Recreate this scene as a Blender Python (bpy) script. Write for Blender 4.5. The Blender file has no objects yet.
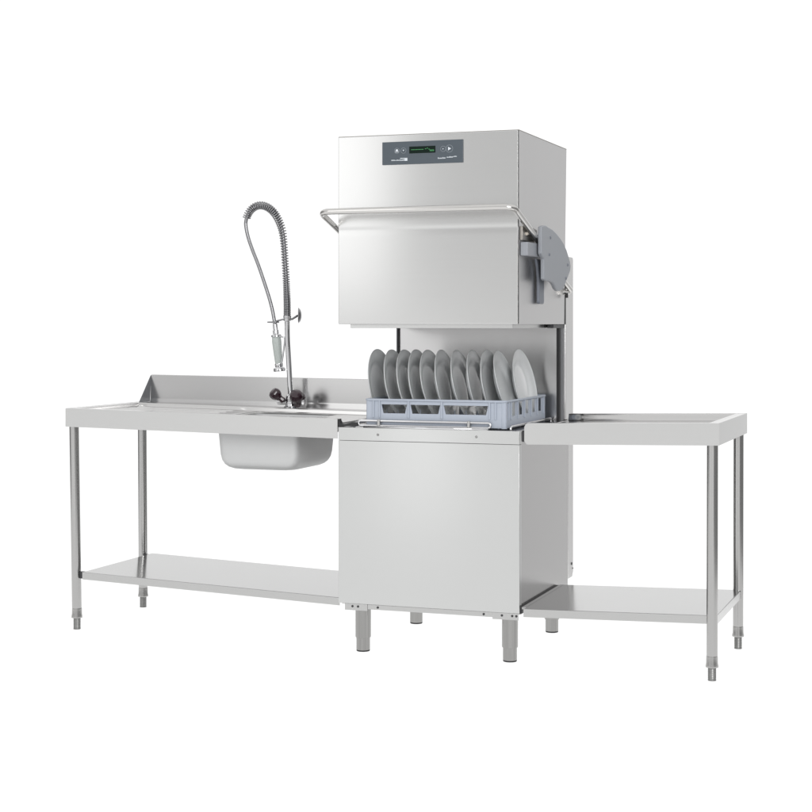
import bpy, bmesh, math, random
from mathutils import Vector, Matrix
random.seed(7)
S = bpy.context.scene
COL = S.collection
PI = math.pi

# ------------------------------------------------------------------ materials
def new_mat(name):
    m = bpy.data.materials.new(name); m.use_nodes = True
    nt = m.node_tree; b = nt.nodes['Principled BSDF']
    return m, nt, b

def steel(name, col=(.56, .555, .55), rough=.2, aniso=.55, stretch=(1.5, 420, 420), var=.016, tangent=(0, .06, 1), smear=.02):
    """brushed stainless steel: metal with fine streaks along one axis and a broad, faint handling smear"""
    m, nt, b = new_mat(name); N = nt.nodes; L = nt.links
    b.inputs['Metallic'].default_value = 1
    tc = N.new('ShaderNodeTexCoord')
    mp = N.new('ShaderNodeMapping'); mp.inputs['Scale'].default_value = stretch
    L.new(tc.outputs['Object'], mp.inputs['Vector'])
    n1 = N.new('ShaderNodeTexNoise'); n1.inputs['Scale'].default_value = 1.0; n1.inputs['Detail'].default_value = 4; n1.inputs['Roughness'].default_value = .65
    L.new(mp.outputs['Vector'], n1.inputs['Vector'])
    n2 = N.new('ShaderNodeTexNoise'); n2.inputs['Scale'].default_value = 3.2; n2.inputs['Detail'].default_value = 5; n2.inputs['Roughness'].default_value = .6
    L.new(tc.outputs['Object'], n2.inputs['Vector'])
    cr = N.new('ShaderNodeMix'); cr.data_type = 'RGBA'
    cr.inputs['A'].default_value = tuple(c*(1-var) for c in col)+(1,)
    cr.inputs['B'].default_value = tuple(min(1, c*(1+var)) for c in col)+(1,)
    L.new(n1.outputs['Fac'], cr.inputs['Factor']); L.new(cr.outputs['Result'], b.inputs['Base Color'])
    r1 = N.new('ShaderNodeMapRange'); r1.inputs['From Min'].default_value = .3; r1.inputs['From Max'].default_value = .7
    r1.inputs['To Min'].default_value = rough*(1-smear*2); r1.inputs['To Max'].default_value = rough*(1+smear*2)
    mx = N.new('ShaderNodeMath'); mx.operation = 'MULTIPLY_ADD'; mx.inputs[1].default_value = .5
    mh = N.new('ShaderNodeMath'); mh.operation = 'MULTIPLY'; mh.inputs[1].default_value = .5
    L.new(n1.outputs['Fac'], mh.inputs[0]); L.new(n2.outputs['Fac'], mx.inputs[0]); L.new(mh.outputs[0], mx.inputs[2])
    L.new(mx.outputs[0], r1.inputs['Value']); L.new(r1.outputs['Result'], b.inputs['Roughness'])
    b.inputs['Anisotropic'].default_value = aniso
    t = N.new('ShaderNodeCombineXYZ')
    for i in range(3): t.inputs[i].default_value = tangent[i]
    L.new(t.outputs[0], b.inputs['Tangent'])
    bp = N.new('ShaderNodeBump'); bp.inputs['Strength'].default_value = .008; bp.inputs['Distance'].default_value = .001
    L.new(n1.outputs['Fac'], bp.inputs['Height']); L.new(bp.outputs['Normal'], b.inputs['Normal'])
    return m

def plain(name, col, rough=.4, metal=0, var=.06, scale=40, bump=.03, coat=0, spec=.5):
    m, nt, b = new_mat(name); N = nt.nodes; L = nt.links
    b.inputs['Metallic'].default_value = metal
    b.inputs['Specular IOR Level'].default_value = spec
    b.inputs['Coat Weight'].default_value = coat
    tc = N.new('ShaderNodeTexCoord')
    n1 = N.new('ShaderNodeTexNoise'); n1.inputs['Scale'].default_value = scale; n1.inputs['Detail'].default_value = 5
    L.new(tc.outputs['Object'], n1.inputs['Vector'])
    cr = N.new('ShaderNodeMix'); cr.data_type = 'RGBA'
    cr.inputs['A'].default_value = tuple(c*(1-var) for c in col)+(1,)
    cr.inputs['B'].default_value = tuple(min(1, c*(1+var)) for c in col)+(1,)
    L.new(n1.outputs['Fac'], cr.inputs['Factor']); L.new(cr.outputs['Result'], b.inputs['Base Color'])
    r1 = N.new('ShaderNodeMapRange'); r1.inputs['To Min'].default_value = rough*.85; r1.inputs['To Max'].default_value = rough*1.15
    L.new(n1.outputs['Fac'], r1.inputs['Value']); L.new(r1.outputs['Result'], b.inputs['Roughness'])
    if bump:
        bp = N.new('ShaderNodeBump'); bp.inputs['Strength'].default_value = bump; bp.inputs['Distance'].default_value = .002
        L.new(n1.outputs['Fac'], bp.inputs['Height']); L.new(bp.outputs['Normal'], b.inputs['Normal'])
    return m

def glow(name, col, strength):
    m, nt, b = new_mat(name)
    b.inputs['Base Color'].default_value = (.01, .02, .01, 1)
    b.inputs['Emission Color'].default_value = col+(1,); b.inputs['Emission Strength'].default_value = strength
    return m

M = {}
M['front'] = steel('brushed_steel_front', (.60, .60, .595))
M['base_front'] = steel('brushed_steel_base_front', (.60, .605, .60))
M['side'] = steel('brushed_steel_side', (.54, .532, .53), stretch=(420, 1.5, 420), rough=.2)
M['housing'] = steel('rear_housing_steel', (.76, .755, .75), stretch=(60, 1.5, 60), rough=.34, var=.015, aniso=.3)
M['hood_side'] = steel('brushed_steel_hood_side', (.68, .675, .675), stretch=(250, 1.5, 250), rough=.34, aniso=.3)
M['table'] = steel('brushed_steel_table', (.60, .60, .595), rough=.24)
M['table_shaded'] = steel('brushed_steel_table_shaded', (.52, .52, .515), stretch=(160, 2, 160), rough=.24)  # darker copy of the table steel: shade of ends, lips and rails in the colour
M['top'] = steel('worktop_steel', (.58, .575, .57), rough=.2, stretch=(2, 200, 200))
M['splash'] = steel('splashback_steel', (.54, .537, .535), rough=.22)
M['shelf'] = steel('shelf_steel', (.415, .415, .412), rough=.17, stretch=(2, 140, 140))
M['chamber'] = steel('wash_chamber_steel', (.58, .575, .575), rough=.22, stretch=(3, 100, 100))
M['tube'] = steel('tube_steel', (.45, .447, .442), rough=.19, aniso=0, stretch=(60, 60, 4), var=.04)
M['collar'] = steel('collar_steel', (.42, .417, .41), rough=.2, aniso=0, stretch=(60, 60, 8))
M['foot'] = steel('foot_steel', (.32, .317, .31), rough=.14, aniso=0, stretch=(90, 90, 1), var=.3)  # strong upright streaks in the colour stand in for reflections on the legs
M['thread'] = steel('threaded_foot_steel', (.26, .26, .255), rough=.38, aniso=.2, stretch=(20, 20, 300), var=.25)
M['bowl'] = plain('matt_bowl_steel', (.56, .565, .565), .5, metal=.3, var=.03, scale=25, bump=.01)
M['chrome'] = steel('chrome', (.66, .66, .67), rough=.06, aniso=0, stretch=(20, 20, 20), var=.02)
M['hosemesh'] = steel('braided_hose_steel', (.33, .33, .34), rough=.3, aniso=0, stretch=(300, 300, 300), var=.35)
M['springsteel'] = steel('spring_steel', (.30, .30, .31), rough=.16, aniso=0, stretch=(20, 20, 20), var=.02)
M['handle'] = steel('handle_steel', (.60, .59, .575), rough=.16, aniso=.2, stretch=(4, 60, 60), var=.03)
M['pivot'] = steel('pivot_steel', (.40, .38, .35), rough=.28, aniso=0, stretch=(20, 80, 80), var=.1)
M['dark'] = plain('dark_steel', (.055, .055, .058), .38, metal=.6)
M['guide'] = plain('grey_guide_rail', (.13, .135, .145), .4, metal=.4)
M['black'] = plain('black_rubber', (.016, .016, .017), .55)
M['plastic'] = plain('grey_bracket_plastic', (.27, .285, .31), .42, bump=.05, scale=300)
M['lever'] = plain('dark_lever_plastic', (.15, .165, .195), .4, bump=.04, scale=200)
M['fascia'] = plain('slate_control_fascia', (.062, .078, .094), .42, scale=60, bump=.01)
M['screen'] = plain('dark_green_screen', (.004, .012, .008), .3, bump=0, spec=.12)
M['digits'] = glow('green_screen_digits', (.10, .55, .18), .55)
M['legend'] = plain('pale_legend_print', (.62, .66, .70), .5, bump=0)
M['legend_dim'] = plain('dim_legend_print', (.26, .29, .32), .5, bump=0)
M['rack'] = plain('blue_grey_rack_plastic', (.375, .412, .475), .4, var=.05, scale=90, bump=.04)
M['china'] = plain('white_porcelain', (.66, .675, .68), .26, var=.03, scale=12, bump=.012, coat=.0)
M['knob'] = plain('dark_maroon_knob_plastic', (.024, .007, .013), .2, coat=.4)
M['grip'] = plain('pale_grey_green_grip', (.52, .56, .54), .32, var=.05)

# ------------------------------------------------------------------ geometry helpers
ORG = {}
def obj(name, bm, mat, parent=None, smooth=False, bevel=0, seg=2, org=None):
    bmesh.ops.recalc_face_normals(bm, faces=bm.faces)
    o_loc = Vector(org) if org is not None else (ORG[parent.name] if parent else Vector((0, 0, 0)))
    bmesh.ops.translate(bm, verts=bm.verts, vec=-o_loc)
    if smooth:
        for f in bm.faces: f.smooth = True
    me = bpy.data.meshes.new(name); bm.to_mesh(me); bm.free()
    me.materials.append(mat)
    o = bpy.data.objects.new(name, me); COL.objects.link(o)
    if parent: o.parent = parent
    else: o.location = o_loc
    ORG[o.name] = o_loc
    if bevel:
        md = o.modifiers.new('soft edge', 'BEVEL'); md.width = bevel; md.segments = seg; md.limit_method = 'ANGLE'; md.angle_limit = math.radians(40)
        md.harden_normals = False
    if smooth == 'auto' or bevel:
        for p in me.polygons: p.use_smooth = True
        try: me.set_sharp_from_angle(angle=math.radians(32))
        except Exception: pass
        if bevel:
            wn = o.modifiers.new('even shading', 'WEIGHTED_NORMAL'); wn.keep_sharp = True
    return o

def thing(name, label, cat, loc, group=None):
    o = bpy.data.objects.new(name, None); COL.objects.link(o); o.location = loc
    o.empty_display_size = .1
    o['label'] = label; o['category'] = cat
    if group: o['group'] = group
    ORG[o.name] = Vector(loc)
    return o

def box(bm, x0, x1, y0, y1, z0, z1):
    v = [bm.verts.new((x, y, z)) for x in (x0, x1) for y in (y0, y1) for z in (z0, z1)]
    for f in ((0, 1, 3, 2), (4, 6, 7, 5), (0, 4, 5, 1), (2, 3, 7, 6), (0, 2, 6, 4), (1, 5, 7, 3)):
        bm.faces.new([v[i] for i in f])
    return v

def B(*a):
    bm = bmesh.new(); box(bm, *a); return bm

def hexa(bm, pts):
    """box from eight points: bottom ring then top ring"""
    v = [bm.verts.new(p) for p in pts]
    for f in ((3, 2, 1, 0), (4, 5, 6, 7), (0, 1, 5, 4), (1, 2, 6, 5), (2, 3, 7, 6), (3, 0, 4, 7)):
        bm.faces.new([v[i] for i in f])

def tube(bm, pts, r, seg=14, cap=True):
    pts = [Vector(p) for p in pts]; n = len(pts)
    rs = r if isinstance(r, (list, tuple)) else [r]*n
    t0 = (pts[1]-pts[0]).normalized()
    u = t0.orthogonal().normalized(); rings = []
    for i, p in enumerate(pts):
        t = ((pts[min(i+1, n-1)]-pts[max(i-1, 0)])).normalized()
        u = (u - t*u.dot(t)).normalized(); w = t.cross(u)
        rings.append([bm.verts.new(p+(u*math.cos(2*PI*k/seg)+w*math.sin(2*PI*k/seg))*rs[i]) for k in range(seg)])
    for a, b in zip(rings, rings[1:]):
        for k in range(seg):
            bm.faces.new((a[k], a[(k+1) % seg], b[(k+1) % seg], b[k]))
    if cap:
        bm.faces.new(rings[0][::-1]); bm.faces.new(rings[-1])

def lathe(bm, prof, mat=None, seg=28):
    """prof: (r, z) list, revolved about z then moved by mat"""
    mat = mat or Matrix()
    rings = []
    for r, z in prof:
        if r < 1e-6: rings.append([bm.verts.new(mat @ Vector((0, 0, z)))])
        else: rings.append([bm.verts.new(mat @ Vector((r*math.cos(2*PI*k/seg), r*math.sin(2*PI*k/seg), z))) for k in range(seg)])
    for a, b in zip(rings, rings[1:]):
        for k in range(seg):
            k2 = (k+1) % seg
            if len(a) == 1 and len(b) == 1: continue
            if len(a) == 1: bm.faces.new((a[0], b[k], b[k2]))
            elif len(b) == 1: bm.faces.new((a[k], b[0], a[k2]))
            else: bm.faces.new((a[k], b[k], b[k2], a[k2]))

def prism(bm, poly, axis, a0, a1):
    """extrude a 2-D outline along an axis; the outline lists the other two coordinates in xyz order"""
    def P(q, a):
        q = list(q); q.insert(axis, a); return q
    f = [bm.verts.new(P(q, a0)) for q in poly]; g = [bm.verts.new(P(q, a1)) for q in poly]
    bm.faces.new(f); bm.faces.new(g[::-1]); n = len(poly)
    for i in range(n): bm.faces.new((f[i], g[i], g[(i+1) % n], f[(i+1) % n]))

def smooth_path(pts, n=6):
    """Catmull-Rom through the points"""
    P = [Vector(p) for p in pts]; P = [P[0]*2-P[1]]+P+[P[-1]*2-P[-2]]; out = []
    for i in range(1, len(P)-2):
        for k in range(n):
            t = k/n; a, b, c, d = P[i-1:i+3]
            out.append(.5*((2*b)+(c-a)*t+(2*a-5*b+4*c-d)*t*t+(3*b-a-3*c+d)*t**3))
    out.append(P[-2]); return out

def fillet(pts, rad, n=6):
    """polyline with rounded corners"""
    P = [Vector(p) for p in pts]; out = [P[0]]
    for i in range(1, len(P)-1):
        a = (P[i-1]-P[i]).normalized(); b = (P[i+1]-P[i]).normalized()
        p0, p2 = P[i]+a*rad, P[i]+b*rad
        for k in range(n+1):
            t = k/n; out.append(p0*(1-t)**2+P[i]*2*t*(1-t)+p2*t*t)
    out.append(P[-1]); return out

def rrect(x0, x1, y0, y1, r, n=7):
    out = []
    for cx, cy, a0 in ((x1-r, y1-r, 0), (x0+r, y1-r, PI/2), (x0+r, y0+r, PI), (x1-r, y0+r, 1.5*PI)):
        for k in range(n+1): a = a0+PI/2*k/n; out.append((cx+r*math.cos(a), cy+r*math.sin(a)))
    return out

def screw(parent, p, normal, r=.0055, name='screw', mat=None):
    bm = bmesh.new()
    m = Matrix.Translation(p) @ Vector((0, 0, 1)).rotation_difference(Vector(normal)).to_matrix().to_4x4()
    lathe(bm, [(0, .0022), (r*.35, .0022), (r*.45, .003), (r*.8, .0026), (r, .0012), (r, -.002)], m, 14)
    return obj(name, bm, mat or M['foot'], parent, smooth=True)

# ------------------------------------------------------------------ the hood dishwasher
W = -.722           # left face; the right face is x = 0
dw = thing('hood_dishwasher', 'tall stainless steel hood dishwasher with its hood raised, between two steel tables', 'dishwasher', (-.36, .36, 0))

# base cabinet
bm = bmesh.new()
prism(bm, [(W-.002, .0), (.002, .0), (.002, .030), (-.001, .030), (-.001, .012), (W+.001, .012), (W+.001, .030), (W-.002, .030)], 2, .187, .8150)
fp = obj('front_panel', bm, M['base_front'], dw, bevel=.0022)
bm = bmesh.new()
prism(bm, [(W-.002, .0), (.002, .0), (.002, .030), (-.001, .030), (-.001, .012), (W+.001, .012), (W+.001, .030), (W-.002, .030)], 2, .816, .866)
tp = obj('top_rail', bm, M['base_front'], dw, bevel=.002)
for x, z in ((-.561, .840), (-.166, .841)): screw(tp, (x, 0, z), (0, -1, 0), .005)
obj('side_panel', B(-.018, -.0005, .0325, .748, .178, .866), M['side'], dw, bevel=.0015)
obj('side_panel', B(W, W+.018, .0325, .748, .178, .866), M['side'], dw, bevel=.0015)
obj('inner_frame', B(W+.018, -.018, .014, .03, .19, .86), M['dark'], dw); obj('inner_frame', B(W+.018, -.018, .735, .748, .18, .86), M['dark'], dw)
bm = bmesh.new(); box(bm, W+.018, -.018, .03, .735, .176, .188)
obj('bottom_plate', bm, M['foot'], dw)
# wash tank: a shallow well in the top of the cabinet
bm = bmesh.new()
ou = rrect(W+.018, -.018, .03, .735, .002, 3); inn = rrect(W+.07, -.07, .10, .60, .03, 3)
lo = [[bm.verts.new((x, y, z)) for x, y in q] for z in (.845, .862) for q in (ou, inn)]
for k in range(len(ou)):
    k2 = (k+1) % len(ou)
    for a, b in ((0, 1), (1, 3), (3, 2), (2, 0)): bm.faces.new((lo[a][k], lo[a][k2], lo[b][k2], lo[b][k]))
obj('tank_rim', bm, M['chamber'], dw, bevel=.001)
bm = bmesh.new(); rg = [[bm.verts.new((x, y, z)) for x, y in rrect(W+.0705+e, -.0705-e, .1005+e, .5995-e, .03, 3)] for z, e in ((.8448, 0), (.72, .01), (.70, .03))]
for a, b in zip(rg, rg[1:]):
    for k in range(len(a)): bm.faces.new((a[k], a[(k+1) % len(a)], b[(k+1) % len(a)], b[k]))
bm.faces.new(rg[-1]); obj('tank', bm, M['chamber'], dw, smooth='auto')
# bottom rail with corner plates
bm = bmesh.new(); box(bm, W+.022, -.012, .010, .026, .166, .1855)
br = obj('bottom_rail', bm, M['table_shaded'], dw, bevel=.0015)
for x0, x1 in ((W+.022, W+.115), (-.105, -.004)):
    bm = bmesh.new(); box(bm, x0, x1, .0065, .0098, .160, .1860)
    pl = obj('corner_plate', bm, M['table_shaded'], br, bevel=.001)
for x in (-.668, -.645, -.565, -.14, -.068, -.028, -.012): screw(br, (x, .0095 if -.6 < x < -.11 else .0062, .1755), (0, -1, 0), .0045, mat=M['dark'])
# four adjustable legs
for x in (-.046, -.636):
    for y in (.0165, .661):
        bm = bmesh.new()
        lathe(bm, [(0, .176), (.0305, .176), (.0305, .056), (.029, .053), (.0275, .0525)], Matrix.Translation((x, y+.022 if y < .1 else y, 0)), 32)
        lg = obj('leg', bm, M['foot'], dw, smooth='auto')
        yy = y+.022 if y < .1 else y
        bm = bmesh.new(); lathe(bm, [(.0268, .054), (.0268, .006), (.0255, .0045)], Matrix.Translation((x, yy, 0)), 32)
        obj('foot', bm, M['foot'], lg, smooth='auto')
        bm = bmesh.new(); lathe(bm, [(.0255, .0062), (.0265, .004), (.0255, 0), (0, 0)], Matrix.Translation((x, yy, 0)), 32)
        obj('foot_pad', bm, M['black'], lg, smooth='auto')
# rear housing and wash-chamber back
bm = bmesh.new()
prism(bm, [(.752, .205), (.825, .205), (.842, .225), (.842, 1.535), (.835, 1.545), (.712, 1.545), (.712, .87), (.752, .87)], 0, W, -.0005)
rh = obj('rear_housing', bm, M['housing'], dw, bevel=.003)
screw(rh, (-.0005, .812, .262), (1, 0, 0), .006, mat=M['dark']); screw(rh, (-.0005, .832, .24), (1, 0, 0), .004)
obj('back_panel', B(W+.012, -.020, .652, .660, .862, 1.30), M['chamber'], dw, bevel=.001)
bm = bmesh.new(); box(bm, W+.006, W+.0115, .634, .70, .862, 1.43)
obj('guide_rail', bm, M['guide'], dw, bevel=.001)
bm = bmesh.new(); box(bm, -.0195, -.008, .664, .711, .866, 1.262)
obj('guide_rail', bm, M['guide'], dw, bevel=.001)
obj('guide_strip', B(-.0195, -.006, .632, .651, .866, 1.262), M['black'], dw, bevel=.001); bm = bmesh.new(); prism(bm, [(.6875, 1.2645), (.7112, 1.2645), (.7112, 1.46), (.6975, 1.46)], 0, -.0195, .0006); obj('guide_strip', bm, M['black'], dw)
# rack rails: two long chrome loops on the cabinet front edge and two side runners
def loop(x0, x1, y, z0, z1, r):
    bm = bmesh.new(); h = (z1-z0)/2; pts = []
    for k in range(9): a = PI/2+PI*k/8; pts.append((x0+h+h*math.cos(a), y, z0+h+h*math.sin(a)))
    for k in range(9): a = -PI/2+PI*k/8; pts.append((x1-h+h*math.cos(a), y, z0+h+h*math.sin(a)))
    pts.append(pts[0]); tube(bm, pts, r, 10, cap=False); return bm
rr = obj('rack_rail', loop(W+.075, -.115, .016, .874, .893, .0048), M['chrome'], dw, smooth=True)
bm = bmesh.new(); tube(bm, [(W+.10, .004, .8705), (-.36, -.001, .8695), (-.12, .004, .8705)], .0042, 10)
obj('rack_rail', bm, M['chrome'], dw, smooth=True)
for x in (W+.155, -.205):
    bm = bmesh.new(); box(bm, x, x+.012, .006, .026, .866, .899); obj('rail_clip', bm, M['tube'], rr, bevel=.002)
for x in (W+.05, -.042):
    bm = bmesh.new(); tube(bm, fillet([(x, .035, .864), (x, .035, .880), (x, .63, .880), (x, .63, .864)], .012), .005, 10)
    obj('rack_runner', bm, M['chrome'], dw, smooth=True)
# black guide lugs at the left corner of the cabinet top
bm = bmesh.new()
prism(bm, [(W-.004, .8665), (W+.010, .8665), (W+.028, .870), (W+.075, .873), (W+.075, .884), (W+.055, .886), (W+.020, .876), (W+.006, .880), (W-.004, .897), (W-.014, .897)], 1, .004, .03)
obj('corner_guide', bm, M['black'], dw, bevel=.0015)

# hood: open-bottomed shell with a separate front skin
ZB, ZT = 1.264, 1.986
bm = bmesh.new()
prism(bm, [(.004, ZB), (.686, ZB), (.724, ZT), (.004, ZT)], 0, -.020, 0)
hood = obj('hood', bm, M['hood_side'], dw)
bm = bmesh.new(); prism(bm, [(.004, ZB), (.686, ZB), (.724, ZT), (.004, ZT)], 0, W, W+.020); obj('hood_side', bm, M['hood_side'], hood)
bm = bmesh.new(); prism(bm, [(.666, ZB+.001), (.684, ZB+.001), (.721, ZT-.001), (.70, ZT-.001)], 0, W+.0205, -.0205); obj('hood_back', bm, M['side'], hood)
obj('hood_top', B(W+.0205, -.0205, .006, .69, ZT-.02, ZT-.001), M['side'], hood)
obj('hood_inner', B(W+.0205, -.0205, .0045, .02, ZB+.001, ZT-.0205), M['chamber'], hood)
# front skin: bent sheet with a faint groove shaped to draw a reflection band
prof = []
for i in range(220):
    z = ZB+.0006+(ZT+.001-ZB-.0006)*i/219
    y = -.0015+.0011*math.exp(-((z-1.624)/.012)**2)       # added groove; its slopes make a light and a dark band
    prof.append((y, z))
bm = bmesh.new()
xs = [W-.0005, W+.001]+[W+.72*i/24 for i in range(1, 24)]+[-.0042, -.0032]
fr = [[bm.verts.new((x, y, z)) for x in xs] for y, z in prof]
for a, b in zip(fr, fr[1:]):
    for k in range(len(xs)-1): bm.faces.new((a[k], a[k+1], b[k+1], b[k]))
sk = obj('hood_front', bm, M['front'], hood, smooth=True)
md = sk.modifiers.new('sheet', 'SOLIDIFY'); md.thickness = .0018; md.offset = 1
bm = bmesh.new(); box(bm, W+.002, -.0012, .0022, .0038, ZB+.002, ZT-.001); obj('corner_seam', bm, M['dark'], hood)
bm = bmesh.new(); box(bm, W-.001, .0012, -.0012, .7255, ZT+.0006, ZT+.0032); obj('hood_lid', bm, M['pivot'], hood, bevel=.001)
# inner liner showing as a lip below the hood
bm = bmesh.new()
box(bm, W+.034, -.034, .034, .040, 1.249, 1.30); box(bm, W+.034, -.034, .640, .646, 1.249, 1.30)
box(bm, W+.034, W+.040, .040, .640, 1.249, 1.30); box(bm, -.040, -.034, .040, .640, 1.249, 1.30)
obj('hood_liner', bm, M['front'], dw, bevel=.001)
bm = bmesh.new(); box(bm, -.028, -.002, .52, .70, 1.2485, 1.2625); obj('liner_end', bm, M['dark'], dw, bevel=.001)

# control panel
cx0, cx1 = -.540, -.216; cz0, cz1 = 1.873, 1.960
cp = obj('control_panel', B(cx0, cx1, -.0085, -.0032, cz0, cz1), M['fascia'], dw, bevel=.0012)
sc_ = obj('display', B(-.430, -.325, -.0096, -.0080, 1.9135, 1.9395), M['screen'], cp, bevel=.0006)
# green figures on the display: one faint line of small characters and a time at the right
bm = bmesh.new(); random.seed(3)
x = -.422
while x < -.372:
    w = random.choice((.0022, .003, .0036)); box(bm, x, x+w, -.0101, -.0095, 1.9262, 1.9285); x += w+.0012
for x, z in ((-.366, 1.928), (-.359, 1.930), (-.352, 1.926)): box(bm, x, x+.004, -.0101, -.0095, z, z+.0025)
for x in (-.347, -.341, -.335): 
    box(bm, x, x+.0042, -.0101, -.0095, 1.9195, 1.9215); box(bm, x, x+.0015, -.0101, -.0095, 1.9215, 1.9265); box(bm, x+.0027, x+.0042, -.0101, -.0095, 1.9215, 1.9250)
obj('display_figures', bm, M['digits'], cp)
def ring(x, z, r0, r1, name, mat):
    bm = bmesh.new()
    m = Matrix.Translation((x, -.0085, z)) @ Matrix.Rotation(PI/2, 4, 'X')
    lathe(bm, [(r0, -.0005), (r0, .0009), (r1, .0009), (r1, -.0005)], m, 36)
    return obj(name, bm, mat, cp)
ring(-.480, 1.9255, .0098, .0108, 'button', M['legend_dim']); ring(-.4535, 1.9255, .0098, .0108, 'button', M['legend_dim'])
ring(-.294, 1.9265, .0098, .0108, 'button', M['legend_dim']); ring(-.2695, 1.9265, .0130, .0142, 'button', M['legend_dim'])
def symbol(*polys):
    bm = bmesh.new()
    for p in polys: prism(bm, p, 1, -.0094, -.0083)
    obj('button_symbol', bm, M['legend'], cp)
symbol([(-.486, 1.9235), (-.474, 1.9235), (-.477, 1.931), (-.483, 1.931)], [(-.487, 1.9195), (-.473, 1.9195), (-.473, 1.9212), (-.487, 1.9212)])
symbol([(-.457, 1.9285), (-.450, 1.9285), (-.4535, 1.9235)])
symbol([(-.2965, 1.9245), (-.2965, 1.9285), (-.2915, 1.9265)])
symbol([(-.2745, 1.9195), (-.2745, 1.9335), (-.2625, 1.9265)])
bm = bmesh.new(); random.seed(11)     # the two lines of small print: a word mark ending in a pale plate, and a slanted name
def strokes(x, x1, z, h, slant=0.):
    while x < x1:
        w = random.choice((.0016, .0022, .0028)); hh = h*random.choice((.65, .7, 1.))
        prism(bm, [(x, z), (x+w, z), (x+w+slant*hh, z+hh), (x+slant*hh, z+hh)], 1, -.0094, -.0083); x += w+random.choice((.0009, .0013))
strokes(-.502, -.470, 1.8875, .0042); strokes(-.469, -.446, 1.8868, .0052)
box(bm, -.4665, -.4375, -.0093, -.0083, 1.8945, 1.8972); box(bm, -.449, -.4375, -.0092, -.0083, 1.8862, 1.8940)
obj('panel_print', bm, M['legend'], cp)
bm = bmesh.new()
strokes(-.316, -.284, 1.8895, .0055, .25); strokes(-.280, -.258, 1.8925, .0052, .25); strokes(-.254, -.242, 1.8945, .0045, .25)
obj('panel_print', bm, M['legend'], cp)

# lifting handle: one bent tube round the front of the hood
hp = [(-.740, .30, 1.548), (-.740, -.148, 1.690), (.0255, -.165, 1.690), (.0255, .235, 1.566)]
bm = bmesh.new(); tube(bm, fillet(hp, .042, 8), .0118, 18)
obj('handle', bm, M['handle'], dw, smooth='auto')
# grey link covers, pivot blocks and lever arms on both sides of the hood
out = [(.135, 1.634), (.165, 1.640), (.2, 1.6415), (.235, 1.637), (.30, 1.631), (.356, 1.620), (.42, 1.604), (.472, 1.586), (.52, 1.562), (.549, 1.540), (.575, 1.518), (.588, 1.500), (.58, 1.480),
       (.545, 1.455), (.511, 1.433), (.48, 1.413), (.459, 1.402), (.42, 1.395), (.382, 1.395), (.355, 1.401), (.335, 1.413), (.305, 1.425), (.257, 1.431), (.19, 1.431), (.173, 1.436), (.171, 1.513), (.150, 1.520), (.132, 1.532)]
for sx, x0, x1 in ((1, .036, .052), (-1, -.776, -.760)):
    bm = bmesh.new(); prism(bm, out, 0, x0, x1)
    c = obj('link_cover', bm, M['plastic'], dw, bevel=.004, seg=3)
    xo = x1 if sx > 0 else x0
    for y, z in ((.262, 1.598), (.245, 1.532), (.535, 1.502), (.505, 1.448)): screw(c, (xo, y, z), (sx, 0, 0), .006, mat=M['lever'])
    if sx < 0: continue
    a0, a1 = (.0015, .035) if sx > 0 else (-.759, W-.0015)
    obj('link_arm', B(a0, a1-.004 if sx > 0 else a1, -.045 if sx < 0 else .012, .205, 1.520, 1.571), M['plastic'], dw, bevel=.003)
    bm = bmesh.new(); xa, xb = (.006, .018) if sx > 0 else (-.756, -.728)
    prism(bm, [(.185, 1.516), (.250, 1.516), (.288, 1.480), (.298, 1.43), (.298, 1.350), (.290, 1.342), (.232, 1.342), (.224, 1.350), (.224, 1.440), (.208, 1.490)], 0, xa, xb)
    obj('lever', bm, M['lever'], dw, bevel=.004, seg=3)
    bm = bmesh.new(); xa, xb = (.0015, .012) if sx > 0 else (-.734, W-.0015)
    prism(bm, [(.008, 1.578), (.20, 1.578), (.215, 1.625), (.145, 1.632), (.008, 1.630)], 0, xa, xb)
    pv = obj('pivot_plate', bm, M['pivot'], dw, bevel=.001)
    xc = .014 if sx > 0 else -.742
    bm = bmesh.new(); tube(bm, [(xc, .06, 1.604), (xc, .125, 1.604)], .0062, 12); obj('pivot_pin', bm, M['pivot'], pv, smooth='auto')
    bm = bmesh.new(); xr = .018 if sx > 0 else -.74
    tube(bm, fillet([(xr, .55, 1.455), (xr, .725, 1.405), (xr-.012*sx, .725, 1.395), (xr-.012*sx, .60, 1.395)], .006, 4), .0105, 12); obj('link_rod', bm, M['handle'], dw, smooth='auto')
    bm = bmesh.new(); tube(bm, [(xr, .655, 1.392), (xr, .655, 1.372)], .006, 10); obj('rod_nut', bm, M['black'], dw, smooth='auto')

# ------------------------------------------------------------------ tables
def grid_top(xs, ys, h, hole=None):
    """worktop sheet: a height field with an optional rectangular opening"""
    bm = bmesh.new()
    V = [[bm.verts.new((x, y, h(x, y))) for y in ys] for x in xs]
    for i in range(len(xs)-1):
        for j in range(len(ys)-1):
            if hole and hole[0]-1e-6 <= xs[i] and xs[i+1] <= hole[1]+1e-6 and hole[2]-1e-6 <= ys[j] and ys[j+1] <= hole[3]+1e-6: continue
            bm.faces.new((V[i][j], V[i+1][j], V[i+1][j+1], V[i][j+1]))
    return bm

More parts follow.
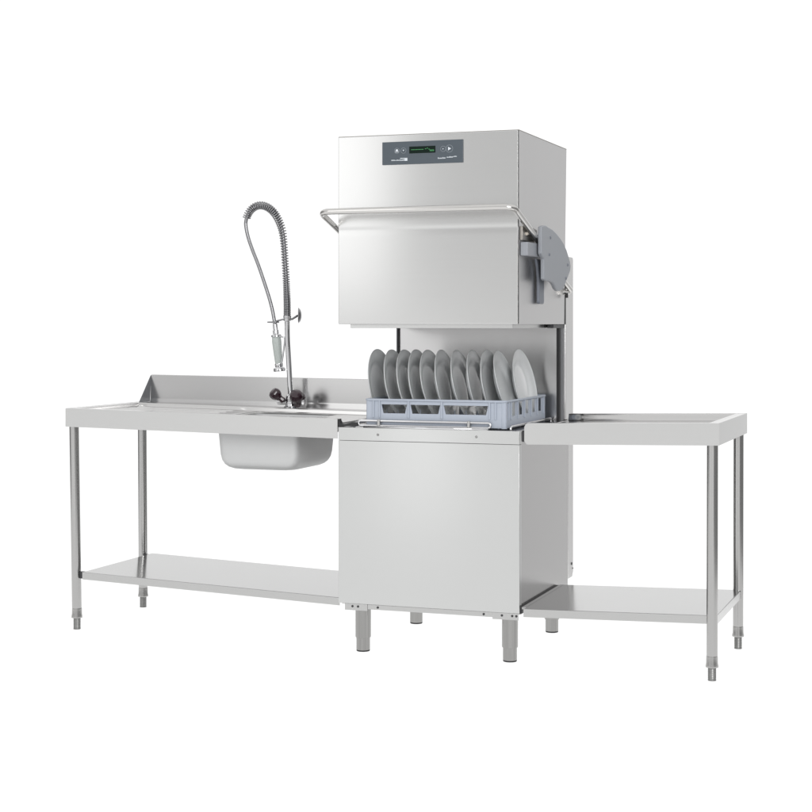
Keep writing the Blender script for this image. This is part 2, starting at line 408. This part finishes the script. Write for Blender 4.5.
def table_leg(parent, x, y, z1, lean=0):
    lx = lambda z: x+lean*z
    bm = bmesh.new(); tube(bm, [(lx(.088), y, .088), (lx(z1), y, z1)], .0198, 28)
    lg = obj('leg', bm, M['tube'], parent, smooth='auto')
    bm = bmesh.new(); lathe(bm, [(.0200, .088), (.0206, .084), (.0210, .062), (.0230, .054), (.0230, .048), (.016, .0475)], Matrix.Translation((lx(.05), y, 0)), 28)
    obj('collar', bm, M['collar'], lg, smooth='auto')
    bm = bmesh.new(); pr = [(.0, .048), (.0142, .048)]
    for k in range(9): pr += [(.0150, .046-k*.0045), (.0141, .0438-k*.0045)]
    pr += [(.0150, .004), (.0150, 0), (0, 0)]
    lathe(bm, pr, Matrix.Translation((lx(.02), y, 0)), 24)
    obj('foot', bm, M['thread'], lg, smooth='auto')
    return lg

def frange(a, b, n): return [a+(b-a)*i/n for i in range(n+1)]

# --- left: sink table
st = thing('sink_table', 'long stainless steel sink table with splashback, ribbed drainer and hanging bowl, left of the dishwasher', 'sink table', (-1.33, .33, 0))
XL, XR, YB = -1.935, -.728, .655
zt = lambda x: .918-(x-XL)*.0174
hx0, hx1, hy0, hy1 = -1.298, -.930, .09, .50
def sst(a, b, v):
    t = max(0., min(1., (v-a)/(b-a))); return t*t*(3-2*t)
def htop(x, y):
    rim = min(sst(XL+.045, XL+.048, x), sst(.040, .046, y), 1-sst(.530, .534, y))
    rib = 0
    if x < -1.36:
        rib = .006*max(0, math.sin((y-.06)*2*PI/.075))**2*sst(-1.86, -1.84, x)*(1-sst(-1.40, -1.37, x))*rim
    return zt(x)-.016*rim+rib
xs = sorted(set([round(v, 4) for v in [XL, XL+.02, XL+.045, XL+.046, XL+.047, XL+.048]+frange(-1.86, -1.84, 4)+frange(-1.82, -1.42, 14)+frange(-1.40, -1.36, 4)+[-1.32, hx0]+frange(hx0, hx1, 8)+frange(hx1, XR, 6)]))
ys = sorted(set([round(v, 4) for v in [0.003, .02, .04, .042, .044, .046]+frange(.06, .50, 72)+[hy0, hy1, .515, .53, .531, .532, .533, .534, .58, YB]]))
bm = grid_top(xs, ys, htop, (hx0, hx1, hy0, hy1))
wt = obj('worktop', bm, M['top'], st, smooth=True)
md = wt.modifiers.new('sheet', 'SOLIDIFY'); md.thickness = .0016; md.offset = -1
def sheared(x0, x1, y0, y1, ztop, h, drop=0.0):
    bm = bmesh.new()
    hexa(bm, [(x0, y0, ztop(x0)-h), (x1, y0, ztop(x1)-h), (x1, y1, ztop(x1)-h), (x0, y1, ztop(x0)-h),
              (x0, y0, ztop(x0)-drop), (x1, y0, ztop(x1)-drop), (x1, y1, ztop(x1)-drop), (x0, y1, ztop(x0)-drop)])
    return bm
obj('front_apron', sheared(XL, XR, 0, .0025, zt, .0755, -.0004), M['table'], st)
obj('end_apron', sheared(XL+.0001, XL+.0025, .0026, YB, zt, .0755, -.0004), M['table_shaded'], st)
obj('rear_apron', sheared(XL+.003, XR, YB+.0005, YB+.003, zt, .0755, .001), M['table'], st)
bm = bmesh.new()
for y0 in (.004, .52, .63): 
    bm = bmesh.new(); x0, x1 = XL+.004, XR
    hexa(bm, [(x0, y0, zt(x0)-.05), (x1, y0, zt(x1)-.05), (x1, y0+.018, zt(x1)-.05), (x0, y0+.018, zt(x0)-.05), (x0, y0, zt(x0)-.018), (x1, y0, zt(x1)-.018), (x1, y0+.018, zt(x1)-.018), (x0, y0+.018, zt(x0)-.018)]); obj('underframe', bm, M['table'], st)

bm = bmesh.new()      # splashback: sheet leaning slightly back with a folded top, and a triangular end gusset
sx0 = -1.897
prof = [(.652, None), (.656, .932), (.6615, 1.0355), (.665, 1.0375), (.690, 1.0375), (.690, 1.0250)]
ring0 = []; ring1 = []
for x, ring_ in ((sx0, ring0), (XR, ring1)):
    for y, z in prof:
        zz = zt(x)-.0015 if z is None else z-(x-sx0)*.0090
        ring_.append(bm.verts.new((x, y, zz)))
for k in range(len(prof)-1): bm.faces.new((ring0[k], ring1[k], ring1[k+1], ring0[k+1]))
sp = obj('splashback', bm, M['splash'], st)
md = sp.modifiers.new('sheet', 'SOLIDIFY'); md.thickness = .0015; md.offset = 0
bm = bmesh.new(); prism(bm, [(.552, zt(sx0)+.0005), (.652, zt(sx0)+.0005), (.6635, 1.035), (.6600, 1.035)], 0, sx0-.002, sx0-.0004)
obj('end_gusset', bm, M['guide'], sp)
# sink bowl: deep drawn shell with rounded corners
bm = bmesh.new(); rings = []
for d, ins, r in ((0, -.006, .034), (-.004, .0, .034), (-.06, .003, .034), (-.145, .009, .035), (-.168, .013, .036), (-.185, .021, .038), (-.196, .032, .04), (-.203, .047, .04), (-.206, .066, .04), (-.207, .10, .04)):
    rings.append([bm.verts.new((x, y, .8855-.003+d)) for x, y in rrect(hx0+ins, hx1-ins, hy0+ins, hy1-ins, r)])
for a, b in zip(rings, rings[1:]):
    for k in range(len(a)): bm.faces.new((a[k], a[(k+1) % len(a)], b[(k+1) % len(a)], b[k]))
bm.faces.new(rings[-1])
bw = obj('sink_bowl', bm, M['bowl'], st, smooth=True)
md = bw.modifiers.new('sheet', 'SOLIDIFY'); md.thickness = .001; md.offset = 1
bm = bmesh.new(); lathe(bm, [(.0, .6925), (.036, .6925), (.045, .6905), (.045, .689)], Matrix.Translation((-1.105, .29, 0)), 28)
obj('drain', bm, M['chrome'], bw, smooth='auto')
# undershelf and legs
zs = lambda x: .2425-(x+1.86)*.0365
bm = sheared(-1.872, XR-.002, .030, .625, zs, .0075)
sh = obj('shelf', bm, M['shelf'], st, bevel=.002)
obj('shelf_lip', sheared(-1.872, XR-.002, .0285, .0297, zs, .030, .001), M['table_shaded'], sh)
obj('shelf_lip', sheared(-1.8735, -1.8725, .030, .625, zs, .030, .001), M['table_shaded'], sh)
obj('shelf_lip', sheared(-1.872, XR-.002, .6253, .6265, zs, .030, .001), M['table_shaded'], sh)
for y in (.061, .606):
    bm = bmesh.new(); box(bm, -1.900, -1.8738, y-.011, y+.011, zs(-1.872)-.031, zs(-1.872)-.003); obj('shelf_clip', bm, M['dark'], sh, bevel=.002)
table_leg(st, -1.9165, .061, zt(-1.92)-.03, -.017)
table_leg(st, -1.9165, .624, zt(-1.92)-.03, -.006)

# --- right: outlet table
ot = thing('outlet_table', 'short stainless steel outlet table with raised rim and two legs, right of the dishwasher', 'steel table', (.40, .27, 0))
XA, XB, YA, YZ = .044, .753, -.085, .622
zr = lambda x: .9015+(x-XA)*.0190
def hr(x, y):
    rim = min(sst(XA-.02, XA-.005, x) if False else 1, 1-sst(XB-.052, XB-.040, x), sst(YA+.034, YA+.046, y), 1-sst(YZ-.046, YZ-.034, y))
    fold = .004*rim*min(abs((y-.27))/.30, 1)
    return zr(x)-.030*rim+fold
xs = sorted(set([round(v, 4) for v in frange(XA, XB-.055, 10)+frange(XB-.052, XB-.04, 6)+[XB-.02, XB-.003]]))
ys = sorted(set([round(v, 4) for v in [YA+.003, YA+.02]+frange(YA+.034, YA+.046, 6)+frange(YA+.06, YZ-.06, 10)+[.27]+frange(YZ-.046, YZ-.034, 6)+[YZ-.02, YZ-.003]]))
wt = obj('worktop', grid_top(xs, ys, hr), M['top'], ot, smooth='auto')
md = wt.modifiers.new('sheet', 'SOLIDIFY'); md.thickness = .0016; md.offset = -1
bm = bmesh.new()
H = .078
prism(bm, [(XA+.010, zr(XA+.01)-H), (XB, zr(XB)-H), (XB, zr(XB)+.0004), (XA+.014, zr(XA+.014)+.0004), (XA+.005, zr(XA)-.004), (XA, zr(XA)-.014), (XA, zr(XA)-H+.012)], 1, YA, YA+.0025)
obj('front_apron', bm, M['table'], ot)
obj('end_apron', sheared(XB-.0025, XB-.0001, YA+.0026, YZ, zr, H, -.0004), M['table_shaded'], ot)
obj('rear_apron', sheared(XA, XB-.003, YZ-.0025, YZ, zr, H, -.0004), M['table'], ot)
bm = bmesh.new()
for y0 in (YA+.005, YA+.13, YZ-.14, YZ-.03):
    bm = bmesh.new(); x0, x1 = XA+.004, XB-.004
    hexa(bm, [(x0, y0, zr(x0)-.068), (x1, y0, zr(x1)-.068), (x1, y0+.02, zr(x1)-.068), (x0, y0+.02, zr(x0)-.068), (x0, y0, zr(x0)-.034), (x1, y0, zr(x1)-.034), (x1, y0+.02, zr(x1)-.034), (x0, y0+.02, zr(x0)-.034)]); obj('underframe', bm, M['table'], ot)
bm = bmesh.new(); prism(bm, [(YA+.012, .832), (YA+.040, .830), (YA+.046, .85), (YA+.042, .870), (YA+.02, .874), (YA+.010, .868)], 0, .029, XA-.0005)
obj('hook_plate', bm, M['dark'], ot, bevel=.004)
zq = lambda x: .2115+(x-.03)*.024
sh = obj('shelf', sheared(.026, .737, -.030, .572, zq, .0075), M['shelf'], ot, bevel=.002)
obj('shelf_flange', sheared(.0100, .0257, .004, .572, zq, .0075), M['shelf'], sh)
obj('shelf_gap_strip', sheared(.0004, .0098, .004, .572, zq, .024, .002), M['black'], sh)  # added dark strip standing in for the gap beside the cabinet
obj('shelf_lip', sheared(.026, .737, -.0315, -.0303, zq, .030, .001), M['table_shaded'], sh)
obj('shelf_lip', sheared(.7372, .7385, -.030, .572, zq, .030, .001), M['table_shaded'], sh)
obj('shelf_lip', sheared(.026, .737, .5723, .5735, zq, .030, .001), M['table_shaded'], sh)
table_leg(ot, .722, -.043, zr(.72)-.036, .002)
table_leg(ot, .725, .569, zr(.72)-.036, .002)

# ------------------------------------------------------------------ dish rack
rk = thing('dish_rack', 'blue grey plastic dish rack full of plates, standing in the open dishwasher', 'rack', (-.338, .31, .868))
RX0, RX1, RY0, RY1, RZ0, RZ1 = -.618, -.058, .026, .596, .869, .976
def lattice(us, zs, holes, place, th, flare=.008):
    """rack wall: grid of cells with window openings, place(u, z, d) -> point, d = depth 0..th"""
    bm = bmesh.new(); nu, nz = len(us), len(zs)
    def key(i, j):
        u, z = us[i], zs[j]
        for a, b, c, d in holes:
            if j == c and i == a: u += flare
            if j == c and i == b: u -= flare
        return u, z
    F = [[bm.verts.new(place(*key(i, j), 0)) for j in range(nz)] for i in range(nu)]
    K = [[bm.verts.new(place(*key(i, j), th)) for j in range(nz)] for i in range(nu)]
    fill = lambda i, j: 0 <= i < nu-1 and 0 <= j < nz-1 and not any(a <= i < b and c <= j < d for a, b, c, d in holes)
    for i in range(nu-1):
        for j in range(nz-1):
            if not fill(i, j): continue
            bm.faces.new((F[i][j], F[i+1][j], F[i+1][j+1], F[i][j+1])); bm.faces.new((K[i][j], K[i][j+1], K[i+1][j+1], K[i+1][j]))
            for (di, dj, p, q) in ((-1, 0, (i, j), (i, j+1)), (1, 0, (i+1, j), (i+1, j+1)), (0, -1, (i, j), (i+1, j)), (0, 1, (i, j+1), (i+1, j+1))):
                if not fill(i+di, j+dj): bm.faces.new((F[p[0]][p[1]], F[q[0]][q[1]], K[q[0]][q[1]], K[p[0]][p[1]]))
    for v in [v for v in bm.verts if not v.link_faces]: bm.verts.remove(v)
    return bm
fx = [RX0+.004, -.556, -.452, -.438, -.318, -.304, -.128, RX1-.004]
fz = [RZ0+.004, .922, .956, RZ1-.0045]
fh = [(1, 2, 1, 2), (3, 4, 1, 2), (5, 6, 1, 2)]
for nm, yy, sg in (('front', RY0, 1), ('rear', RY1, -1)):
    w = obj('rack_wall', lattice(fx, fz, fh, lambda u, z, d: (u, yy+sg*d, z), .005), M['rack'], rk, bevel=.0008)
    for x in (RX0+.030, -.563, -.445, -.311, -.121, -.098): obj('rib', B(x-.003, x+.003, yy-sg*.005, yy+sg*.0005, .905, RZ1-.006), M['rack'], w, bevel=.0008)
sy = [RY0+.004, .115, .165, .205, .262, .30, .357, .395, .452, .49, .545, RY1-.004]
sh_ = [(k, k+1, 1, 2) for k in (1, 3, 5, 7, 9)]
sz = [RZ0+.004, .915, .9665, RZ1-.0045]
for xx, sg in ((RX1, -1), (RX0, 1)):
    w = obj('rack_wall', lattice(sy, sz, sh_, lambda u, z, d: (xx+sg*d, u, z), .005, .0), M['rack'], rk, bevel=.0008)
    for y in (.06, .09, .185, .281, .376, .471, .568): obj('rib', B(xx-sg*.005, xx+sg*.0005, y-.004, y+.004, .902, RZ1-.006), M['rack'], w, bevel=.0008)
bm = bmesh.new()     # rolled rim round the top
rim = [(RX0, RY0), (RX1, RY0), (RX1, RY1), (RX0, RY1)]
pts = [Vector((x, y, RZ1-.0025)) for x, y in rrect(RX0-.002, RX1+.002, RY0-.002, RY1+.002, .014, 4)]; pts.append(pts[0].copy())
tube(bm, pts, .0048, 8, cap=False); obj('rim', bm, M['rack'], rk, smooth=True)
bm = bmesh.new()     # rounded corner posts
for cx, cy in rim:
    dx = 1 if cx == RX0 else -1; dy = 1 if cy == RY0 else -1
    x0, x1 = sorted((cx-.0015*dx, cx+.02*dx)); y0, y1 = sorted((cy-.0015*dy, cy+.02*dy))
    c = bmesh.new(); prism(c, rrect(x0, x1, y0, y1, .007, 4), 2, RZ0+.002, RZ1-.003); obj('corner_post', c, M['rack'], rk, smooth='auto')
bm.free()
bm = bmesh.new()     # open base grid
for k in range(12): y = RY0+.03+k*(RY1-RY0-.06)/11; box(bm, RX0+.004, RX1-.004, y-.0025, y+.0025, RZ0+.0005, RZ0+.009)
for k in range(12): x = RX0+.03+k*(RX1-RX0-.06)/11; box(bm, x-.0025, x+.0025, RY0+.004, RY1-.004, RZ0+.0012, RZ0+.0097)
obj('base_grid', bm, M['rack'], rk)
PX = [-.648, -.588, -.535, -.486, -.438, -.382, -.319, -.255, -.195, -.151, -.064]
PY = [.196, .199, .202, .205, .208, .211, .214, .217, .222, .255, .420]
LEAN = [9, 11.5, 12, 10.5, 12.5, 11.5, 13.5, 12.5, 11.5, 16, 12]
for y in (.14, .28, .45):
    for k in range(11):
        x = RX0+.045+k*.0465
        bm = bmesh.new(); tube(bm, [(x, y, RZ0+.008), (x-.003, y, RZ0+.062)], [.0035, .002], 6); obj('peg', bm, M['rack'], rk, smooth='auto')

# ------------------------------------------------------------------ plates
R0 = .1415
def plate_bm():
    bm = bmesh.new()
    lathe(bm, [(0, .0035), (.075, .0035), (.086, .0045), (.094, .0085), (.100, .0125), (.118, .0160), (.136, .0195), (.1405, .0212), (R0, .0222), (R0+.0003, .0206), (.1395, .0184),
               (.118, .0118), (.103, .0080), (.096, .0030), (.090, -.0015), (.086, -.0035), (.083, -.0035), (.081, -.0008), (.070, -.0005), (0, -.0005)], None, 72)
    return bm
names = ['leftmost white dinner plate in the blue rack',
         'second white plate from the left end of the row in the blue rack',
         'third white plate from the left, at the left edge of the back panel',
         'fourth white plate from the left in the blue rack',
         'fifth white plate from the left in the blue rack',
         'sixth white plate, in the middle of the row of eleven',
         'seventh white plate from the left, with a wider gap to its right',
         'eighth white plate from the left, fourth from the right end of the rack',
         'white plate just left of the bright pair at the right end of the rack',
         'left plate of the bright pair at the right end of the rack',
         'bright white plate standing alone by the right end wall of the rack']
pm = None
for i, (px, ln) in enumerate(zip(PX, LEAN)):
    a = math.radians(ln)
    # measured tops of the rims; the last two stand further back in the rack
    yc = PY[i]; d = yc-.2
    cz = RZ0+.0100+R0*math.cos(a)+.004
    cxp = px-.30*d+R0*math.sin(a)-.012
    if pm is None:
        o = obj('dinner_plate', plate_bm(), M['china'], None, smooth='auto'); pm = o
    else:
        o = pm.copy(); COL.objects.link(o)
    o.location = (cxp, yc, cz)
    o.rotation_euler = (random.uniform(0, 6.28), PI/2-a, random.uniform(-.02, .02))
    o.rotation_mode = 'XYZ'
    o.rotation_euler = (0, PI/2-a, random.uniform(-.035, .035))
    o['label'] = names[i]; o['category'] = 'plate'; o['group'] = 'dinner plates in the blue rack'

# ------------------------------------------------------------------ pre-rinse spray tap
ty = .575
tpz = zt(-1.18)
tap = thing('spray_tap', 'chrome pre-rinse spray tap with arched spring hose and two dark knobs, behind the sink bowl', 'tap', (-1.178, ty, tpz))
bm = bmesh.new()
lathe(bm, [(0, tpz+.0005), (.030, tpz+.0005), (.030, tpz+.006), (.024, tpz+.010), (.021, tpz+.03), (.023, tpz+.04), (.021, tpz+.052), (.013, tpz+.060), (.013, tpz+.074), (0, tpz+.074)], Matrix.Translation((-1.176, ty, 0)), 28)
tube(bm, [(-1.235, ty-.002, tpz+.028), (-1.120, ty-.002, tpz+.028)], .0145, 18)
obj('valve_body', bm, M['chrome'], tap, smooth='auto')
def knob(p, d, s=1.):
    m = Matrix.Translation(p) @ Vector((0, 0, 1)).rotation_difference(Vector(d).normalized()).to_matrix().to_4x4() @ Matrix.Scale(s, 4)
    bm = bmesh.new()
    lathe(bm, [(0, 0), (.0125, 0), (.0145, .006), (.0125, .016), (.013, .024), (.021, .032), (.0265, .044), (.0265, .056), (.022, .066), (.012, .071), (0, .072)], m, 10)
    return obj('knob', bm, M['knob'], tap, smooth='auto', bevel=.0015)
knob((-1.200, ty-.02, tpz+.030), (-.52, -.30, .50), .98)
knob((-1.136, ty-.024, tpz+.012), (.16, -.50, .55), 1.12)
knob((-1.152, ty-.012, tpz+.030), (.45, .1, .35), .7)
bm = bmesh.new(); tube(bm, smooth_path([(-1.177, ty, tpz+.06), (-1.181, ty, 1.02), (-1.187, ty, 1.12), (-1.192, ty, 1.20), (-1.1935, ty, 1.285)], 4), .0115, 20)
obj('riser', bm, M['chrome'], tap, smooth='auto')
bm = bmesh.new(); lathe(bm, [(.012, 1.276), (.0155, 1.278), (.0155, 1.290), (.0175, 1.292), (.0175, 1.300), (.0125, 1.303)], Matrix.Translation((-1.1935, ty, 0)), 22)
obj('collar', bm, M['chrome'], tap, smooth='auto')
arch = smooth_path([(-1.1935, ty, 1.295), (-1.194, ty, 1.368), (-1.199, ty, 1.475), (-1.203, ty, 1.531), (-1.208, ty, 1.604), (-1.216, ty, 1.664), (-1.232, ty, 1.708), (-1.254, ty, 1.743), (-1.283, ty, 1.767), (-1.313, ty, 1.777), (-1.339, ty, 1.7745), (-1.360, ty, 1.763), (-1.376, ty, 1.745), (-1.386, ty, 1.722)], 10)
# arc-length resample and wind the spring: close coils at the bottom, opening upward, closing over the arch
cum = [0]
for a, b in zip(arch, arch[1:]): cum.append(cum[-1]+(b-a).length)
TL = cum[-1]
def along(s):
    s = max(0, min(TL, s)); k = 0
    while k < len(cum)-2 and cum[k+1] < s: k += 1
    t = (s-cum[k])/max(1e-9, cum[k+1]-cum[k]); return arch[k].lerp(arch[k+1], t), (arch[k+1]-arch[k]).normalized()
pts = []; s = 0.; ph = 0.; per = 14
while s < TL:
    p, t = along(s); f = s/TL
    pitch = .0062+(.0118-.0062)*sst(.08, .36, f)-(.0118-.0090)*sst(.55, .80, f)
    nrm = Vector((0, 1, 0)); bn = t.cross(nrm).normalized()
    r = .0136+.0022*sst(.45, .65, f)
    pts.append(p+(nrm*math.cos(ph)+bn*math.sin(ph))*r)
    ph += 2*PI/per; s += pitch/per
bm = bmesh.new(); tube(bm, pts, .0030, 8); obj('spring', bm, M['springsteel'], tap, smooth=True)
hose = arch[:-1]+smooth_path([(-1.386, ty, 1.722), (-1.389, ty, 1.694), (-1.378, ty, 1.642), (-1.357, ty, 1.585), (-1.331, ty, 1.524), (-1.305, ty, 1.455), (-1.279, ty, 1.381), (-1.263, ty, 1.325), (-1.252, ty, 1.270), (-1.249, ty, 1.255)], 6)
bm = bmesh.new(); tube(bm, hose, .0078, 12); obj('hose', bm, M['hosemesh'], tap, smooth='auto')
def along_axis(p0, p1, prof, name, mat, parent, seg=22):
    d = Vector(p1)-Vector(p0)
    m = Matrix.Translation(p0) @ Vector((0, 0, 1)).rotation_difference(d.normalized()).to_matrix().to_4x4()
    bm = bmesh.new(); lathe(bm, prof, m, seg); return obj(name, bm, mat, parent, smooth='auto')
g0, g1 = (-1.250, ty, 1.262), (-1.229, ty, 1.060)
gun = along_axis(g0, g1, [(0, .05), (.016, .05), (.0195, .056), (.0205, .075), (.0185, .12), (.0165, .155), (.0155, .172), (0, .172)], 'spray_handle', M['grip'], tap)
along_axis(g0, g1, [(0, -.004), (.0095, -.004), (.0105, .0), (.0105, .022), (.013, .024), (.013, .040), (.019, .042), (.0225, .045), (.0225, .052), (.017, .055), (0, .055)], 'hose_fitting', M['chrome'], gun)
along_axis(g0, g1, [(0, .168), (.018, .168), (.0185, .178), (.0165, .182), (.024, .186), (.0265, .190), (.0265, .199), (.023, .202), (0, .202)], 'spray_head', M['chrome'], gun)
bm = bmesh.new(); tube(bm, smooth_path([(-1.236, ty-.006, 1.212), (-1.205, ty-.008, 1.208), (-1.202, ty-.008, 1.190), (-1.208, ty-.008, 1.14), (-1.217, ty-.006, 1.096), (-1.226, ty-.004, 1.086)], 5), .0036, 10)
obj('trigger', bm, M['chrome'], gun, smooth='auto')
# wall bracket: sleeve on the riser, hook for the gun, stay with a round flange
bm = bmesh.new(); tube(bm, [(-1.1935, ty, 1.288), (-1.215, ty-.002, 1.284), (-1.262, ty-.002, 1.273), (-1.285, ty-.002, 1.273)], [.005, .004, .004, .003], 10)
bk = obj('hook', bm, M['springsteel'], tap, smooth='auto')
pts = [(-1.2515+.0165*math.cos(a), ty+.0165*math.sin(a), 1.2725) for a in [2*PI*k/24 for k in range(25)]]
bm = bmesh.new(); tube(bm, pts, .0034, 8, cap=False); obj('hook_ring', bm, M['springsteel'], bk, smooth=True)
bm = bmesh.new(); tube(bm, [(-1.190, ty, 1.286), (-1.172, ty+.004, 1.286), (-1.160, ty+.03, 1.300), (-1.152, ty+.05, 1.302)], .0050, 10)
stay = obj('stay', bm, M['springsteel'], tap, smooth='auto')
m = Matrix.Translation((-1.153, ty+.052, 1.302)) @ Vector((0, 0, 1)).rotation_difference(Vector((-.93, -.36, 0))).to_matrix().to_4x4()
bm = bmesh.new(); lathe(bm, [(0, -.004), (.012, -.004), (.026, .001), (.0335, .008), (.0335, .0105), (.025, .0045), (0, .002)], m, 28)
obj('stay_flange', bm, M['springsteel'], stay, smooth='auto')

# ------------------------------------------------------------------ setting: an added translucent floor, lit from below so no shadows show on it
bm = bmesh.new(); v = [bm.verts.new(p) for p in ((-7, -4.2, 0), (3, -4.2, 0), (3, 1.7, 0), (-7, 1.7, 0))]; bm.faces.new(v)
m = bpy.data.materials.new('translucent_white_floor'); m.use_nodes = True; nt = m.node_tree; nt.nodes.clear()
o_ = nt.nodes.new('ShaderNodeOutputMaterial'); tr = nt.nodes.new('ShaderNodeBsdfTranslucent'); tr.inputs['Color'].default_value = (.96, .96, .96, 1)
nt.links.new(tr.outputs[0], o_.inputs['Surface'])
fl = obj('floor', bm, m); fl['kind'] = 'structure'
bpy.context.view_layer.update()

# ------------------------------------------------------------------ studio light: invented surroundings with zones tuned for the steel, a softbox and added fill lamps
w = bpy.data.worlds.new('World'); S.world = w; w.use_nodes = True; nt = w.node_tree; N = nt.nodes; L = nt.links
bg = N['Background']
tc = N.new('ShaderNodeTexCoord'); sep = N.new('ShaderNodeSeparateXYZ'); L.new(tc.outputs['Generated'], sep.inputs[0])
def mr(src, a, b, c, d):
    n = N.new('ShaderNodeMapRange'); n.interpolation_type = 'SMOOTHSTEP'; n.inputs['From Min'].default_value = a; n.inputs['From Max'].default_value = b
    n.inputs['To Min'].default_value = c; n.inputs['To Max'].default_value = d; L.new(src, n.inputs['Value']); return n.outputs['Result']
def mixv(f, a, b):
    n = N.new('ShaderNodeMix'); n.data_type = 'FLOAT'; L.new(f, n.inputs['Factor'])
    for s, v in (('A', a), ('B', b)):
        if isinstance(v, (int, float)): n.inputs[s].default_value = v
        else: L.new(v, n.inputs[s])
    return n.outputs['Result']
WB, WR, WF, WFL, WFLOW, WUP, WDN, WSR, WSL = 1.10, .62, .74, .74, 1.16, 1.0, 1.30, .30, .30
back = mixv(mr(sep.outputs['X'], .02, .26, 0, 1), WB, WR)             # white behind, greyer to the far right
fr_hi = mixv(mr(sep.outputs['X'], -.9, -.2, 0, 1), WFL, WF)           # camera side of the invented studio, lighter to the left ...
front = mixv(mr(sep.outputs['Z'], -.10, .06, 0, 1), WFLOW, fr_hi)     # ... and brighter low down, added to lift the front panels
horiz = mixv(mr(sep.outputs['Y'], -.25, .15, 0, 1), front, back)
right = mixv(mr(sep.outputs['X'], .50, .66, 0, 1), horiz, WSR)        # dark zones added far right and far left to darken reflected edges
left = mixv(mr(sep.outputs['X'], -.92, -.78, 1, 0), right, WSL)
up = mixv(mr(sep.outputs['Z'], .2, .6, 0, 1), left, WUP)
dn = mixv(mr(sep.outputs['Z'], -.75, -.35, 1, 0), up, WDN)  # brighter below, added to light the translucent floor from underneath
cmb = N.new('ShaderNodeCombineColor')
for i in range(3): L.new(dn, cmb.inputs[i])
L.new(cmb.outputs[0], bg.inputs['Color']); bg.inputs['Strength'].default_value = 1

def area(name, loc, target, sx, sy, power, col=(1, 1, 1)):
    ld = bpy.data.lights.new(name, 'AREA'); ld.shape = 'RECTANGLE'; ld.size = sx; ld.size_y = sy; ld.energy = power; ld.color = col
    o = bpy.data.objects.new(name, ld); COL.objects.link(o); o.location = loc
    o.rotation_euler = (Vector(target)-Vector(loc)).to_track_quat('-Z', 'Y').to_euler()
    return o
area('softbox_lamp', (-2.74, -4.2, 2.8), (-.9, 0, 1.75), 1.3, 2.7, 11.5)
area('strip_fill_lamp', (-1.90, -4.35, .55), (-.4, 0, .5), .5, 1.05, .55)  # added lamp, lays a lighter band on the base front
area('plate_fill_lamp', (2.7, -4.2, 2.7), (-.2, .2, 1.0), 2.4, 2.0, 125)  # added fill to brighten the right-hand plates

# ------------------------------------------------------------------ camera
H_ = 1.265; f_ = 1644.; psi = math.radians(19.6494)
cd = bpy.data.cameras.new('camera'); cam = bpy.data.objects.new('camera', cd); COL.objects.link(cam)
cam.location = (1.661, -5.902, H_); cam.rotation_euler = (PI/2, 0, psi)
cd.sensor_width = 36; cd.lens = f_/812*36; cd.shift_y = -(406-324)/812.; cd.clip_end = 200; cd.clip_start = .05
S.camera = cam
S.view_settings.view_transform = 'Standard'; S.view_settings.look = 'None'; S.view_settings.exposure = 0; S.view_settings.gamma = 1
S.render.engine = 'CYCLES'; S.cycles.use_denoising = True
S.cycles.max_bounces = 10; S.cycles.glossy_bounces = 6; S.cycles.diffuse_bounces = 4
